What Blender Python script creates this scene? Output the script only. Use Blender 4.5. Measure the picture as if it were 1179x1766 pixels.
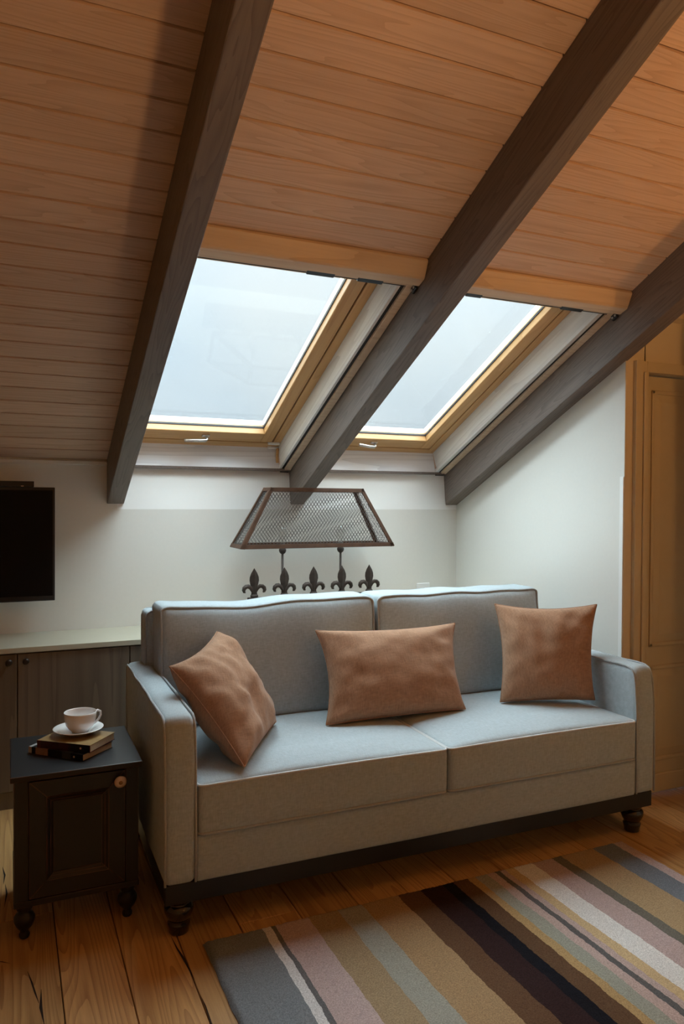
import bpy, bmesh, math, random
from mathutils import Vector, Matrix, noise

random.seed(7)
scene = bpy.context.scene
for o in list(bpy.data.objects): bpy.data.objects.remove(o)
C = scene.collection

# ------------------------------------------------------------------ camera
cam = bpy.data.objects.new('camera', bpy.data.cameras.new('camera')); C.objects.link(cam)
_R = Vector((0.91312, -0.40764, 0.00581)); _U = Vector((0.00072, 0.01585, 0.99987)); _F = Vector((0.40768, 0.91300, -0.01476))
cam.matrix_world = Matrix(((_R.x, _U.x, -_F.x, -2.53269), (_R.y, _U.y, -_F.y, -3.93159), (_R.z, _U.z, -_F.z, 1.36254), (0, 0, 0, 1)))
cam.data.sensor_fit = 'VERTICAL'; cam.data.sensor_height = 36; cam.data.sensor_width = 36 * 1179 / 1766
cam.data.lens = 26.2005; cam.data.clip_start = 0.02
scene.camera = cam

# ------------------------------------------------------------------ world: overcast sky (brighter towards the zenith)
SKY = 1.95
world = bpy.data.worlds.new('overcast_sky'); scene.world = world; world.use_nodes = True
nt = world.node_tree; nt.nodes.clear()
tc = nt.nodes.new('ShaderNodeTexCoord'); sp = nt.nodes.new('ShaderNodeSeparateXYZ')
nt.links.new(tc.outputs['Generated'], sp.inputs[0])
mr = nt.nodes.new('ShaderNodeMapRange'); mr.inputs[1].default_value = 0; mr.inputs[2].default_value = 1; mr.inputs[3].default_value = 0.36; mr.inputs[4].default_value = 1.0
nt.links.new(sp.outputs[2], mr.inputs[0])
cn = nt.nodes.new('ShaderNodeTexNoise'); cn.inputs['Scale'].default_value = 2.2; cn.inputs['Detail'].default_value = 5
nt.links.new(tc.outputs['Generated'], cn.inputs['Vector'])
cr = nt.nodes.new('ShaderNodeValToRGB'); cr.color_ramp.elements[0].position = .38; cr.color_ramp.elements[1].position = .62
cr.color_ramp.elements[0].color = (.78, .89, 1.0, 1); cr.color_ramp.elements[1].color = (.93, .97, 1.0, 1)
nt.links.new(cn.outputs[0], cr.inputs[0])
ml = nt.nodes.new('ShaderNodeMath'); ml.operation = 'MULTIPLY'; ml.inputs[1].default_value = SKY
nt.links.new(mr.outputs[0], ml.inputs[0])
bg = nt.nodes.new('ShaderNodeBackground'); wo = nt.nodes.new('ShaderNodeOutputWorld')
nt.links.new(cr.outputs[0], bg.inputs[0]); nt.links.new(ml.outputs[0], bg.inputs[1]); nt.links.new(bg.outputs[0], wo.inputs[0])

# soft sun behind the cloud, beyond the knee wall
sun = bpy.data.objects.new('sun', bpy.data.lights.new('sun', 'SUN')); C.objects.link(sun)
sun.data.energy = 25.5; sun.data.angle = math.radians(125); sun.data.color = (.84, .94, 1.0)
sun.rotation_euler = Vector((-0.34, -0.38, -1.0)).to_track_quat('-Z', 'Y').to_euler()
# warm light: wall lamp beside the door, added fill lights behind the camera
def lamp_light(name, loc, power, col, rad):
    l = bpy.data.objects.new(name, bpy.data.lights.new(name, 'POINT')); C.objects.link(l)
    l.location = loc; l.data.energy = power; l.data.color = col; l.data.shadow_soft_size = rad
WARM = (1.0, .47, .14)
lamp_light('wall_lamp_light', (.255, -2.75, 1.95), 7.6, WARM, .035)
lamp_light('rear_fill_light', (-.45, -4.6, 1.45), 4.5, WARM, .15)  # unseen warm fill, added to light the surfaces facing the camera
up = bpy.data.objects.new('uplighter_light', bpy.data.lights.new('uplighter_light', 'SPOT')); C.objects.link(up)   # added upward fill that brightens the ceiling boards, not a room fixture
up.location = (-1.1, -4.3, 1.45); up.rotation_euler = (math.pi, 0, 0); up.data.energy = 56; up.data.color = (1.0, .54, .21); up.data.spot_size = math.radians(172); up.data.spot_blend = .35; up.data.shadow_soft_size = .12
scene.view_settings.view_transform = 'Standard'; scene.view_settings.look = 'None'
scene.view_settings.exposure = 0.12; scene.view_settings.gamma = 1.0; scene.view_settings.use_curve_mapping = False

# ------------------------------------------------------------------ materials
def new_mat(name):
    m = bpy.data.materials.new(name); m.use_nodes = True
    n = m.node_tree.nodes; return m, m.node_tree, n['Principled BSDF']
def plain(name, col, rough=.5, metal=0., spec=.5, nscale=0, nbump=0., nvar=0., coat=0.):
    m, t, b = new_mat(name)
    b.inputs['Base Color'].default_value = (*col, 1); b.inputs['Roughness'].default_value = rough
    b.inputs['Metallic'].default_value = metal; b.inputs['Specular IOR Level'].default_value = spec
    b.inputs['Coat Weight'].default_value = coat
    if nscale:
        tc = t.nodes.new('ShaderNodeTexCoord'); no = t.nodes.new('ShaderNodeTexNoise')
        no.inputs['Scale'].default_value = nscale; no.inputs['Detail'].default_value = 5
        t.links.new(tc.outputs['Object'], no.inputs['Vector'])
        if nvar:
            mx = t.nodes.new('ShaderNodeMix'); mx.data_type = 'RGBA'
            mx.inputs[6].default_value = (*[c * (1 - nvar) for c in col], 1); mx.inputs[7].default_value = (*[min(1, c * (1 + nvar)) for c in col], 1)
            t.links.new(no.outputs[0], mx.inputs[0]); t.links.new(mx.outputs[2], b.inputs['Base Color'])
        if nbump:
            bp = t.nodes.new('ShaderNodeBump'); bp.inputs['Strength'].default_value = nbump; bp.inputs['Distance'].default_value = .002
            t.links.new(no.outputs[0], bp.inputs['Height']); t.links.new(bp.outputs[0], b.inputs['Normal'])
    return m
def wood(name, light, dark, axis='X', bands='Y', ring=9., stretch=.10, distort=5., rough=.5, bump=.15, var=.12, knots=0., contrast=(.25, .75), fine=1.0, spec=.4):
    m, t, b = new_mat(name); N = t.nodes.new; L = t.links.new
    tc = N('ShaderNodeTexCoord'); oi = N('ShaderNodeObjectInfo')
    off = N('ShaderNodeVectorMath'); off.operation = 'SCALE'; off.inputs[0].default_value = (17.3, 9.1, 5.7); L(oi.outputs['Random'], off.inputs['Scale'])
    add = N('ShaderNodeVectorMath'); add.operation = 'ADD'; L(tc.outputs['Object'], add.inputs[0]); L(off.outputs[0], add.inputs[1])
    mp = N('ShaderNodeMapping'); sc = [1., 1., 1.]; sc['XYZ'.index(axis)] = stretch; mp.inputs['Scale'].default_value = sc
    L(add.outputs[0], mp.inputs['Vector'])
    rn = N('ShaderNodeTexNoise'); rn.inputs['Scale'].default_value = ring; rn.inputs['Detail'].default_value = 1.5; rn.inputs['Roughness'].default_value = .35
    L(mp.outputs[0], rn.inputs['Vector'])
    rm = N('ShaderNodeMath'); rm.operation = 'MULTIPLY'; rm.inputs[1].default_value = distort; L(rn.outputs[0], rm.inputs[0])
    rf = N('ShaderNodeMath'); rf.operation = 'FRACT'; L(rm.outputs[0], rf.inputs[0])
    wv = N('ShaderNodeMath'); wv.operation = 'POWER'; wv.inputs[1].default_value = 2.2; L(rf.outputs[0], wv.inputs[0])
    mp2 = N('ShaderNodeMapping'); sc2 = [60., 60., 60.]; sc2['XYZ'.index(axis)] = 2.2; mp2.inputs['Scale'].default_value = sc2
    L(add.outputs[0], mp2.inputs['Vector'])
    no = N('ShaderNodeTexNoise'); no.inputs['Scale'].default_value = 2.; no.inputs['Detail'].default_value = 6; no.inputs['Roughness'].default_value = .65
    L(mp2.outputs[0], no.inputs['Vector'])
    big = N('ShaderNodeTexNoise'); big.inputs['Scale'].default_value = 2.6; big.inputs['Detail'].default_value = 2; L(mp.outputs[0], big.inputs['Vector'])
    mixf = N('ShaderNodeMath'); mixf.operation = 'MULTIPLY_ADD'; mixf.inputs[1].default_value = .38 * fine; L(no.outputs[0], mixf.inputs[0])
    h = N('ShaderNodeMath'); h.operation = 'MULTIPLY'; h.inputs[1].default_value = .30; L(wv.outputs[0], h.inputs[0]); L(h.outputs[0], mixf.inputs[2])
    m3 = N('ShaderNodeMath'); m3.operation = 'MULTIPLY_ADD'; m3.inputs[1].default_value = .35; L(big.outputs[0], m3.inputs[0]); L(mixf.outputs[0], m3.inputs[2])
    fac = m3
    if knots:
        vo = N('ShaderNodeTexVoronoi'); vo.inputs['Scale'].default_value = knots
        mp3 = N('ShaderNodeMapping'); sc3 = [1., 1., 1.]; sc3['XYZ'.index(axis)] = .45; mp3.inputs['Scale'].default_value = sc3
        L(add.outputs[0], mp3.inputs['Vector']); L(mp3.outputs[0], vo.inputs['Vector'])
        kr = N('ShaderNodeMapRange'); kr.inputs[1].default_value = .02; kr.inputs[2].default_value = .055; kr.inputs[3].default_value = .55; kr.inputs[4].default_value = 0.
        L(vo.outputs['Distance'], kr.inputs[0])
        ad = N('ShaderNodeMath'); ad.operation = 'ADD'; L(m3.outputs[0], ad.inputs[0]); L(kr.outputs[0], ad.inputs[1]); fac = ad
    rp = N('ShaderNodeValToRGB'); rp.color_ramp.elements[0].position = contrast[0]; rp.color_ramp.elements[1].position = contrast[1]
    rp.color_ramp.elements[0].color = (*light, 1); rp.color_ramp.elements[1].color = (*dark, 1)
    L(fac.outputs[0], rp.inputs[0])
    hv = N('ShaderNodeHueSaturation'); L(rp.outputs[0], hv.inputs['Color'])
    vr = N('ShaderNodeMapRange'); vr.inputs[3].default_value = 1 - var; vr.inputs[4].default_value = 1 + var; L(oi.outputs['Random'], vr.inputs[0]); L(vr.outputs[0], hv.inputs['Value'])
    L(hv.outputs[0], b.inputs['Base Color'])
    b.inputs['Roughness'].default_value = rough; b.inputs['Specular IOR Level'].default_value = spec
    bp = N('ShaderNodeBump'); bp.inputs['Strength'].default_value = bump; bp.inputs['Distance'].default_value = .002; bp.invert = True
    L(fac.outputs[0], bp.inputs['Height']); L(bp.outputs[0], b.inputs['Normal'])
    return m
def fabric(name, col, scale=420., bump=.35, var=.16, rough=.95):
    m, t, b = new_mat(name); N = t.nodes.new; L = t.links.new
    tc = N('ShaderNodeTexCoord')
    outs = []
    for sc in ((scale * .12, scale, scale * .35), (scale, scale * .12, scale * .12)):
        mp = N('ShaderNodeMapping'); mp.inputs['Scale'].default_value = sc; L(tc.outputs['Object'], mp.inputs['Vector'])
        no = N('ShaderNodeTexNoise'); no.inputs['Scale'].default_value = 1.; no.inputs['Detail'].default_value = 2; L(mp.outputs[0], no.inputs['Vector']); outs.append(no)
    ad = N('ShaderNodeMath'); ad.operation = 'ADD'; L(outs[0].outputs[0], ad.inputs[0]); L(outs[1].outputs[0], ad.inputs[1])
    hf = N('ShaderNodeMath'); hf.operation = 'MULTIPLY'; hf.inputs[1].default_value = .5; L(ad.outputs[0], hf.inputs[0])
    rp = N('ShaderNodeValToRGB'); rp.color_ramp.elements[0].position = .3; rp.color_ramp.elements[1].position = .7
    rp.color_ramp.elements[0].color = (*[c * (1 - var) for c in col], 1); rp.color_ramp.elements[1].color = (*[c * (1 + var) for c in col], 1)
    L(hf.outputs[0], rp.inputs[0]); L(rp.outputs[0], b.inputs['Base Color'])
    b.inputs['Roughness'].default_value = rough; b.inputs['Specular IOR Level'].default_value = .15
    b.inputs['Sheen Weight'].default_value = .12; b.inputs['Sheen Roughness'].default_value = .5
    bp = N('ShaderNodeBump'); bp.inputs['Strength'].default_value = bump; bp.inputs['Distance'].default_value = .0012
    L(hf.outputs[0], bp.inputs['Height']); L(bp.outputs[0], b.inputs['Normal'])
    return m
def glass(name, tint=(.93, .97, .97), rough=0.0, r0=.045):
    m = bpy.data.materials.new(name); m.use_nodes = True; t = m.node_tree; t.nodes.clear(); N = t.nodes.new; L = t.links.new
    # thin-pane reflectance (Schlick), the same from both sides
    ge = N('ShaderNodeNewGeometry'); dp = N('ShaderNodeVectorMath'); dp.operation = 'DOT_PRODUCT'
    L(ge.outputs['Incoming'], dp.inputs[0]); L(ge.outputs['Normal'], dp.inputs[1])
    ab = N('ShaderNodeMath'); ab.operation = 'ABSOLUTE'; L(dp.outputs['Value'], ab.inputs[0])
    om = N('ShaderNodeMath'); om.operation = 'SUBTRACT'; om.inputs[0].default_value = 1; L(ab.outputs[0], om.inputs[1])
    pw = N('ShaderNodeMath'); pw.operation = 'POWER'; pw.inputs[1].default_value = 5; L(om.outputs[0], pw.inputs[0])
    fr = N('ShaderNodeMath'); fr.operation = 'MULTIPLY_ADD'; fr.inputs[1].default_value = 1 - r0; fr.inputs[2].default_value = r0; L(pw.outputs[0], fr.inputs[0])
    tr = N('ShaderNodeBsdfTransparent'); tr.inputs[0].default_value = (*tint, 1)
    gl = N('ShaderNodeBsdfGlossy'); gl.inputs['Roughness'].default_value = rough
    mx = N('ShaderNodeMixShader'); o = N('ShaderNodeOutputMaterial')
    L(fr.outputs[0], mx.inputs[0]); L(tr.outputs[0], mx.inputs[1]); L(gl.outputs[0], mx.inputs[2]); L(mx.outputs[0], o.inputs[0])
    return m
def worn_black(name):
    m, t, b = new_mat(name); N = t.nodes.new; L = t.links.new
    bv = N('ShaderNodeBevel'); bv.inputs['Radius'].default_value = .003; bv.samples = 4
    ge = N('ShaderNodeNewGeometry'); dt = N('ShaderNodeVectorMath'); dt.operation = 'DOT_PRODUCT'
    L(bv.outputs[0], dt.inputs[0]); L(ge.outputs['Normal'], dt.inputs[1])
    r = N('ShaderNodeMapRange'); r.inputs[1].default_value = .985; r.inputs[2].default_value = .86; r.inputs[3].default_value = 0; r.inputs[4].default_value = 1; L(dt.outputs['Value'], r.inputs[0])
    tc = N('ShaderNodeTexCoord'); no = N('ShaderNodeTexNoise'); no.inputs['Scale'].default_value = 14; no.inputs['Detail'].default_value = 5; L(tc.outputs['Object'], no.inputs['Vector'])
    r2 = N('ShaderNodeMapRange'); r2.inputs[1].default_value = .38; r2.inputs[2].default_value = .6; L(no.outputs[0], r2.inputs[0])
    mu = N('ShaderNodeMath'); mu.operation = 'MULTIPLY'; L(r.outputs[0], mu.inputs[0]); L(r2.outputs[0], mu.inputs[1])
    mx = N('ShaderNodeMix'); mx.data_type = 'RGBA'; mx.inputs[6].default_value = (.008, .008, .009, 1); mx.inputs[7].default_value = (.26, .105, .05, 1)
    L(mu.outputs[0], mx.inputs[0]); L(mx.outputs[2], b.inputs['Base Color'])
    b.inputs['Roughness'].default_value = .42
    return m

M = {}
M['plank'] = wood('ceiling_pine', (.76, .56, .43), (.50, .32, .21), 'X', 'Y', 12., .055, 20., .55, .05, .08, 2.2, (.22, 1.05), 1.5)
M['beam'] = wood('stained_beam', (.22, .18, .16), (.075, .058, .048), 'Y', 'X', 22., .07, 10., .5, .2, .06, 2.6, (.2, 1.0))
M['lining'] = wood('greywashed_lining', (.84, .84, .84), (.60, .58, .58), 'Y', 'Z', 12., .05, 8., .5, .06, .03, 0, (.25, .85))
M['lining_x'] = wood('greywashed_lining_board', (.86, .87, .90), (.60, .59, .62), 'X', 'Y', 12., .05, 8., .5, .06, .03, 0, (.25, .85))
M['pine'] = wood('varnished_pine', (.66, .40, .18), (.50, .27, .10), 'Y', 'X', 12., .05, 8., .35, .05, .03, 0, (.25, .85))
M['pine_x'] = wood('varnished_pine_cross', (.66, .40, .18), (.50, .27, .10), 'X', 'Y', 12., .05, 8., .35, .05, .03, 0, (.25, .85))
M['screenwood'] = wood('beech_profile', (.76, .60, .44), (.58, .41, .27), 'X', 'Y', 12., .05, 8., .4, .03, .03, 0, (.25, .85))
M['oak'] = wood('oak_floor', (.74, .46, .19), (.26, .115, .035), 'Y', 'X', 9., .05, 26., .33, .08, .18, 1.5, (.2, .98), 1.4)
M['cabinet'] = wood('brown_laminate', (.20, .155, .115), (.105, .08, .058), 'Z', 'X', 12., .04, 6., .42, .05, .05, 0, (.25, .85))
M['worktop'] = plain('beige_worktop', (.52, .49, .38), .32, nscale=8, nvar=.05)
M['plaster'] = plain('white_plaster', (.77, .76, .715), .9, spec=.2, nscale=60, nbump=.12, nvar=.02)
M['plaster_white'] = plain('lighter_white_wall', (.88, .88, .86), .85, spec=.2, nscale=60, nbump=.08, nvar=.01)
M['plaster_warm'] = plain('cream_plaster', (.72, .63, .47), .85, spec=.25, nscale=50, nbump=.1, nvar=.02)
M['doorpaint'] = plain('ivory_door_paint', (.64, .54, .36), .45, nscale=30, nvar=.03)
M['black_plastic'] = plain('black_plastic', (.012, .012, .013), .35)
M['rubber'] = plain('dark_rubber', (.02, .02, .022), .6)
M['screen'] = plain('tv_screen', (.004, .004, .0045), .18, spec=.15)
M['steel'] = plain('brushed_steel', (.62, .60, .57), .32, 1.)
M['white_plastic'] = plain('white_plastic', (.85, .85, .84), .35)
M['white_frame'] = plain('white_glazing_frame', (.84, .86, .86), .4)
M['glass'] = glass('window_glass')
M['bulb_glass'] = glass('bulb_glass', (.97, .97, .96), 0.0, .10)
M['sofa'] = fabric('grey_blue_linen', (.41, .475, .505))
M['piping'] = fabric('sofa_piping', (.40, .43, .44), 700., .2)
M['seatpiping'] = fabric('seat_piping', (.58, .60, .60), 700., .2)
M['cushion'] = fabric('terracotta_linen', (.365, .21, .128), 300., .6, .22)
M['plinth'] = plain('black_stained_wood', (.012, .011, .011), .45)
M['leg'] = plain('black_lacquer', (.012, .010, .009), .18, coat=.5)
M['blackwood'] = worn_black('worn_black_paint')
M['knobpale'] = plain('pale_brass_knob', (.66, .50, .36), .35, .35)
M['brass'] = plain('dark_brass', (.30, .17, .07), .4, .8)
M['knob'] = plain('bronze_knob', (.045, .035, .03), .38, .7)
M['porcelain'] = plain('white_porcelain', (.84, .84, .83), .12, coat=.4)
M['paper'] = plain('book_paper', (.62, .52, .36), .9, nscale=120, nvar=.15)
M['rust'] = plain('rusted_iron', (.095, .048, .028), .6, .25, nscale=26, nvar=.55, nbump=.3)
M['iron'] = plain('dark_cast_iron', (.060, .044, .036), .55, .3, nscale=40, nvar=.4, nbump=.4)
M['wire'] = plain('mesh_wire', (.16, .155, .15), .45, .6)
M['crack'] = plain('floor_crack', (.015, .006, .002), .9)

# ------------------------------------------------------------------ mesh helpers
def link(name, me, mat, parent=None, smooth=False):
    o = bpy.data.objects.new(name, me); C.objects.link(o)
    if mat is not None and not me.materials: me.materials.append(M[mat] if isinstance(mat, str) else mat)
    if parent is not None: o.parent = parent
    if smooth:
        for p in me.polygons: p.use_smooth = True
    return o
class MB:
    def __init__(s): s.v = []; s.f = []
    def add(s, vs, fs):
        b = len(s.v); s.v += [tuple(v) for v in vs]; s.f += [[i + b for i in f] for f in fs]; return s
    def box(s, x0, x1, y0, y1, z0, z1):
        return s.add([(x0, y0, z0), (x1, y0, z0), (x1, y1, z0), (x0, y1, z0), (x0, y0, z1), (x1, y0, z1), (x1, y1, z1), (x0, y1, z1)],
                     [(0, 3, 2, 1), (4, 5, 6, 7), (0, 1, 5, 4), (1, 2, 6, 5), (2, 3, 7, 6), (3, 0, 4, 7)])
    def prism(s, poly, a, b, axis='X'):
        n = len(poly); f = {'X': lambda p, t: (t, p[0], p[1]), 'Y': lambda p, t: (p[0], t, p[1]), 'Z': lambda p, t: (p[0], p[1], t)}[axis]
        return s.add([f(p, a) for p in poly] + [f(p, b) for p in poly], [tuple(range(n))[::-1], tuple(range(n, 2 * n))] + [(i, (i + 1) % n, n + (i + 1) % n, n + i) for i in range(n)])
    def lathe(s, prof, seg=24, c=(0, 0, 0), axis='Z'):
        vs = []; fs = []; n = len(prof)
        for k in range(seg):
            a = 2 * math.pi * k / seg
            for r, h in prof:
                p = (r * math.cos(a), r * math.sin(a), h)
                if axis == 'Y': p = (p[0], h, p[1])
                if axis == 'X': p = (h, p[0], p[1])
                vs.append((p[0] + c[0], p[1] + c[1], p[2] + c[2]))
        for k in range(seg):
            k2 = (k + 1) % seg
            for i in range(n - 1): fs.append((k * n + i, k2 * n + i, k2 * n + i + 1, k * n + i + 1))
        return s.add(vs, fs)
    def tube(s, pts, r, seg=8, closed=False, flat=1.0):
        pts = [Vector(p) for p in pts]; n = len(pts); vs = []; fs = []
        rr = r if isinstance(r, (list, tuple)) else [r] * n
        prev = None
        for i, p in enumerate(pts):
            if closed: t = pts[(i + 1) % n] - pts[i - 1]
            else: t = pts[min(i + 1, n - 1)] - pts[max(i - 1, 0)]
            t.normalize()
            if prev is None:
                u = t.orthogonal().normalized()
            else:
                u = prev - t * prev.dot(t)
                u = u.normalized() if u.length > 1e-6 else t.orthogonal().normalized()
            prev = u; w = t.cross(u)
            for k in range(seg):
                a = 2 * math.pi * k / seg; vs.append(p + (u * math.cos(a) + w * math.sin(a) * flat) * rr[i])
        m = n if closed else n - 1
        for i in range(m):
            j = (i + 1) % n
            for k in range(seg):
                k2 = (k + 1) % seg; fs.append((i * seg + k, i * seg + k2, j * seg + k2, j * seg + k))
        if not closed: fs += [tuple(range(seg))[::-1], tuple(range((n - 1) * seg, n * seg))]
        return s.add(vs, fs)
    def mesh(s, name, bevel=0., bseg=2):
        me = bpy.data.meshes.new(name); me.from_pydata(s.v, [], s.f)
        bm = bmesh.new(); bm.from_mesh(me)
        bmesh.ops.recalc_face_normals(bm, faces=bm.faces)
        if bevel:
            ed = [e for e in bm.edges if len(e.link_faces) == 2 and e.calc_face_angle(0) > .35]
            bmesh.ops.bevel(bm, geom=ed, offset=bevel, segments=bseg, affect='EDGES', profile=.5, clamp_overlap=True)
        bm.to_mesh(me); bm.free(); return me
    def build(s, name, mat, parent=None, bevel=0., smooth=False, bseg=2):
        return link(name, s.mesh(name, bevel, bseg), mat, parent, smooth)
def box(name, mat, parent, x0, x1, y0, y1, z0, z1, bevel=0.):
    return MB().box(x0, x1, y0, y1, z0, z1).build(name, mat, parent, bevel)
def empty(name, loc=(0, 0, 0), rot=(0, 0, 0)):
    o = bpy.data.objects.new(name, None); C.objects.link(o); o.location = loc; o.rotation_euler = rot; o.empty_display_size = .1; return o
def tag(o, label, cat, group=None):
    o['label'] = label; o['category'] = cat
    if group: o['group'] = group
    return o
def struct(o, label=None):
    o['kind'] = 'structure'
    if label: o['label'] = label
    return o
def soft_box(cx, cy, cz, hx, hy, hz, r, fn=None, n=(28, 16, 10)):
    """rounded box as a dense grid surface; fn(p, u, v, w) may move each point"""
    mb = MB(); half = Vector((hx, hy, hz)); idx = {}
    vs = []; fs = []
    def vert(a, b, c):
        k = (a, b, c)
        if k in idx: return idx[k]
        u = Vector((2 * a / n[0] - 1, 2 * b / n[1] - 1, 2 * c / n[2] - 1))
        u2 = Vector([math.copysign(1 - (1 - abs(t)) ** 1.5, t) for t in u])
        p = Vector([u2[i] * half[i] for i in range(3)])
        q = Vector([max(-(half[i] - r), min(half[i] - r, p[i])) for i in range(3)])
        d = p - q
        if d.length > 1e-9: p = q + d.normalized() * r
        if fn: p = fn(p, *u2)
        idx[k] = len(vs); vs.append(p + Vector((cx, cy, cz))); return idx[k]
    for a in range(n[0]):
        for b in range(n[1]):
            for c in (0, n[2]): fs.append([vert(a, b, c), vert(a + 1, b, c), vert(a + 1, b + 1, c), vert(a, b + 1, c)])
    for a in range(n[0]):
        for c in range(n[2]):
            for b in (0, n[1]): fs.append([vert(a, b, c), vert(a + 1, b, c), vert(a + 1, b, c + 1), vert(a, b, c + 1)])
    for b in range(n[1]):
        for c in range(n[2]):
            for a in (0, n[0]): fs.append([vert(a, b, c), vert(a, b + 1, c), vert(a, b + 1, c + 1), vert(a, b, c + 1)])
    return mb.add(vs, fs)

# ------------------------------------------------------------------ room geometry constants
ZC = 1.5619; TH = math.atan(.4786); CT, ST = math.cos(TH), math.sin(TH)
BT = .2215 * CT                       # beam depth square to the slope
SROT = (math.pi - TH, 0, 0)           # slope frame: local x = x, y = up the slope, z = into the room
def slope_empty(name): return empty(name, (0, 0, ZC), SROT)
BEAMS = [(-2.081, -1.9967), (-1.0942, -1.0121), (-.0796, 0.012)]
WIN = [(-2.066, -1.160), (-1.060, -.155)]
S_TOP, S_END = 1.50, 4.75
XL, XR, YF = -4.4, 1.6, -6.4
YD = -1.378

# ------------------------------------------------------------------ walls and floor
wb = MB().box(XL - .1, XR + .1, 0, .12, -.05, 1.3142).box(XL - .1, -2.03, 0, .12, 1.3142, ZC + .02).build('wall_back', 'plaster'); struct(wb, 'off-white knee wall under the sloping roof')
# splayed strip under the roof windows, a lighter white than the wall below
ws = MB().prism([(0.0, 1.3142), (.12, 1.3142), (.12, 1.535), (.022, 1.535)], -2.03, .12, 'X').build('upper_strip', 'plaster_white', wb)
ws['label'] = 'lighter white strip of wall under the roof windows'
wr = MB().prism([(.10, -.05), (.10, ZC + .1), (YD, ZC - YD * .4786 + .1), (YD, -.05)], 0, .12, 'X').build('wall_right', 'plaster'); struct(wr, 'white side wall beside the sofa with a sloping top')
cb = MB().box(-.004, .0, YD + .001, YD + .022, 0, 1.48).build('corner_strip', 'plaster_white', wr)
# door wall with opening
DX0, DX1, DZ = .112, .93, 1.955
wd = MB().box(.12, DX0 + .0, YD, YD + .12, 0, 2.7).box(DX1, XR + .1, YD, YD + .12, 0, 2.7).box(DX0, DX1, YD, YD + .12, DZ, 2.7).box(0.0005, DX0, YD - .002, YD, -.05, 2.26)
wdo = wd.build('wall_door', 'plaster_warm'); struct(wdo, 'cream wall holding the panelled door')
wl = box('wall_left', 'plaster_warm', None, XL - .12, XL, YF, .1, -.05, 4.2); struct(wl)
wf = box('wall_front', 'plaster_warm', None, XL - .1, XR + .1, YF - .12, YF, -.05, 4.2); struct(wf)
wr2 = box('wall_right_front', 'plaster_warm', None, .30, XR + .1, YF, -1.98, -.05, 4.2); struct(wr2)
wr3 = box('wall_niche', 'plaster_warm', None, XR, XR + .12, -2.0, YD, -.05, 4.2); struct(wr3)

# ------------------------------------------------------------------ floor of oak planks
fl = box('floor', 'crack', None, XL, XR, YF, .1, -.06, -.022); struct(fl, 'wide oak plank floor with dark knots and cracks')
seams = [-2.40, -2.225, -2.055, -1.86, -1.66, -1.455, -1.265, -1.07, -.87, -.68, -.455, -.235, 0.0]
while seams[0] > XL: seams.insert(0, seams[0] - random.uniform(.17, .23))
while seams[-1] < XR: seams.append(seams[-1] + random.uniform(.17, .23))
seams[0] = XL; seams[-1] = XR
for i in range(len(seams) - 1):
    x0, x1 = seams[i], seams[i + 1]
    if x1 - x0 < .02: continue
    y = YF; w = x1 - x0 - .003
    cuts = [YF]; y = YF + random.uniform(.6, 2.0)
    while y < -.3: cuts.append(y); y += random.uniform(1.7, 2.6)
    cuts.append(.05)
    for a, b in zip(cuts[:-1], cuts[1:]):
        me = MB().box(-w / 2, w / 2, -(b - a - .002) / 2, (b - a - .002) / 2, -.022, 0).mesh('plank', .0015, 1)
        o = link('plank', me, 'oak', fl); o.location = ((x0 + x1) / 2, (a + b) / 2, random.uniform(-.0006, 0))
def crack(pts, w):
    n = len(pts); vs = []; fs = []
    for i, (x, y) in enumerate(pts):
        t = 1 - abs(2 * i / (n - 1) - 1); ww = w * (.12 + t)
        vs += [(x - ww, y, .0004), (x + ww, y, .0004)]
    for i in range(n - 1): fs.append((2 * i, 2 * i + 1, 2 * i + 3, 2 * i + 2))
    MB().add(vs, fs).build('crack', 'crack', fl)
crack([(-2.072, -1.611), (-2.068, -1.68), (-2.06, -1.74), (-2.056, -1.80), (-2.053, -1.85)], .0035)
crack([(-2.053, -1.92), (-2.051, -1.97), (-2.053, -2.05), (-2.052, -2.16)], .0022)
crack([(-2.485, -1.62), (-2.475, -1.68), (-2.468, -1.73), (-2.46, -1.78)], .003)
crack([(-2.452, -1.72), (-2.456, -1.80), (-2.45, -1.88)], .0035)
crack([(-2.556, -.92), (-2.548, -.99), (-2.552, -1.06)], .0028)
crack([(-2.546, -1.06), (-2.541, -1.13), (-2.548, -1.22)], .0028)
crack([(-2.60, -1.52), (-2.555, -1.54), (-2.53, -1.56)], .003)

# ------------------------------------------------------------------ ceiling: backing deck + planks + beams
ce = slope_empty('ceiling_deck')  # frame only used to build; replaced below by a mesh
bpy.data.objects.remove(ce)
mbk = MB(); Z0, Z1 = -.17, -.014
E_ = .012
mbk.box(XL, WIN[0][0] - E_, -.15, S_END, Z0, Z1).box(WIN[0][0] - E_, WIN[1][1] + E_, S_TOP + E_, S_END, Z0, Z1).box(WIN[0][1] + E_, WIN[1][0] - E_, -.15, S_TOP + E_, Z0, Z1).box(WIN[1][1] + E_, XR + .1, -.15, S_END, Z0, Z1)
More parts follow.
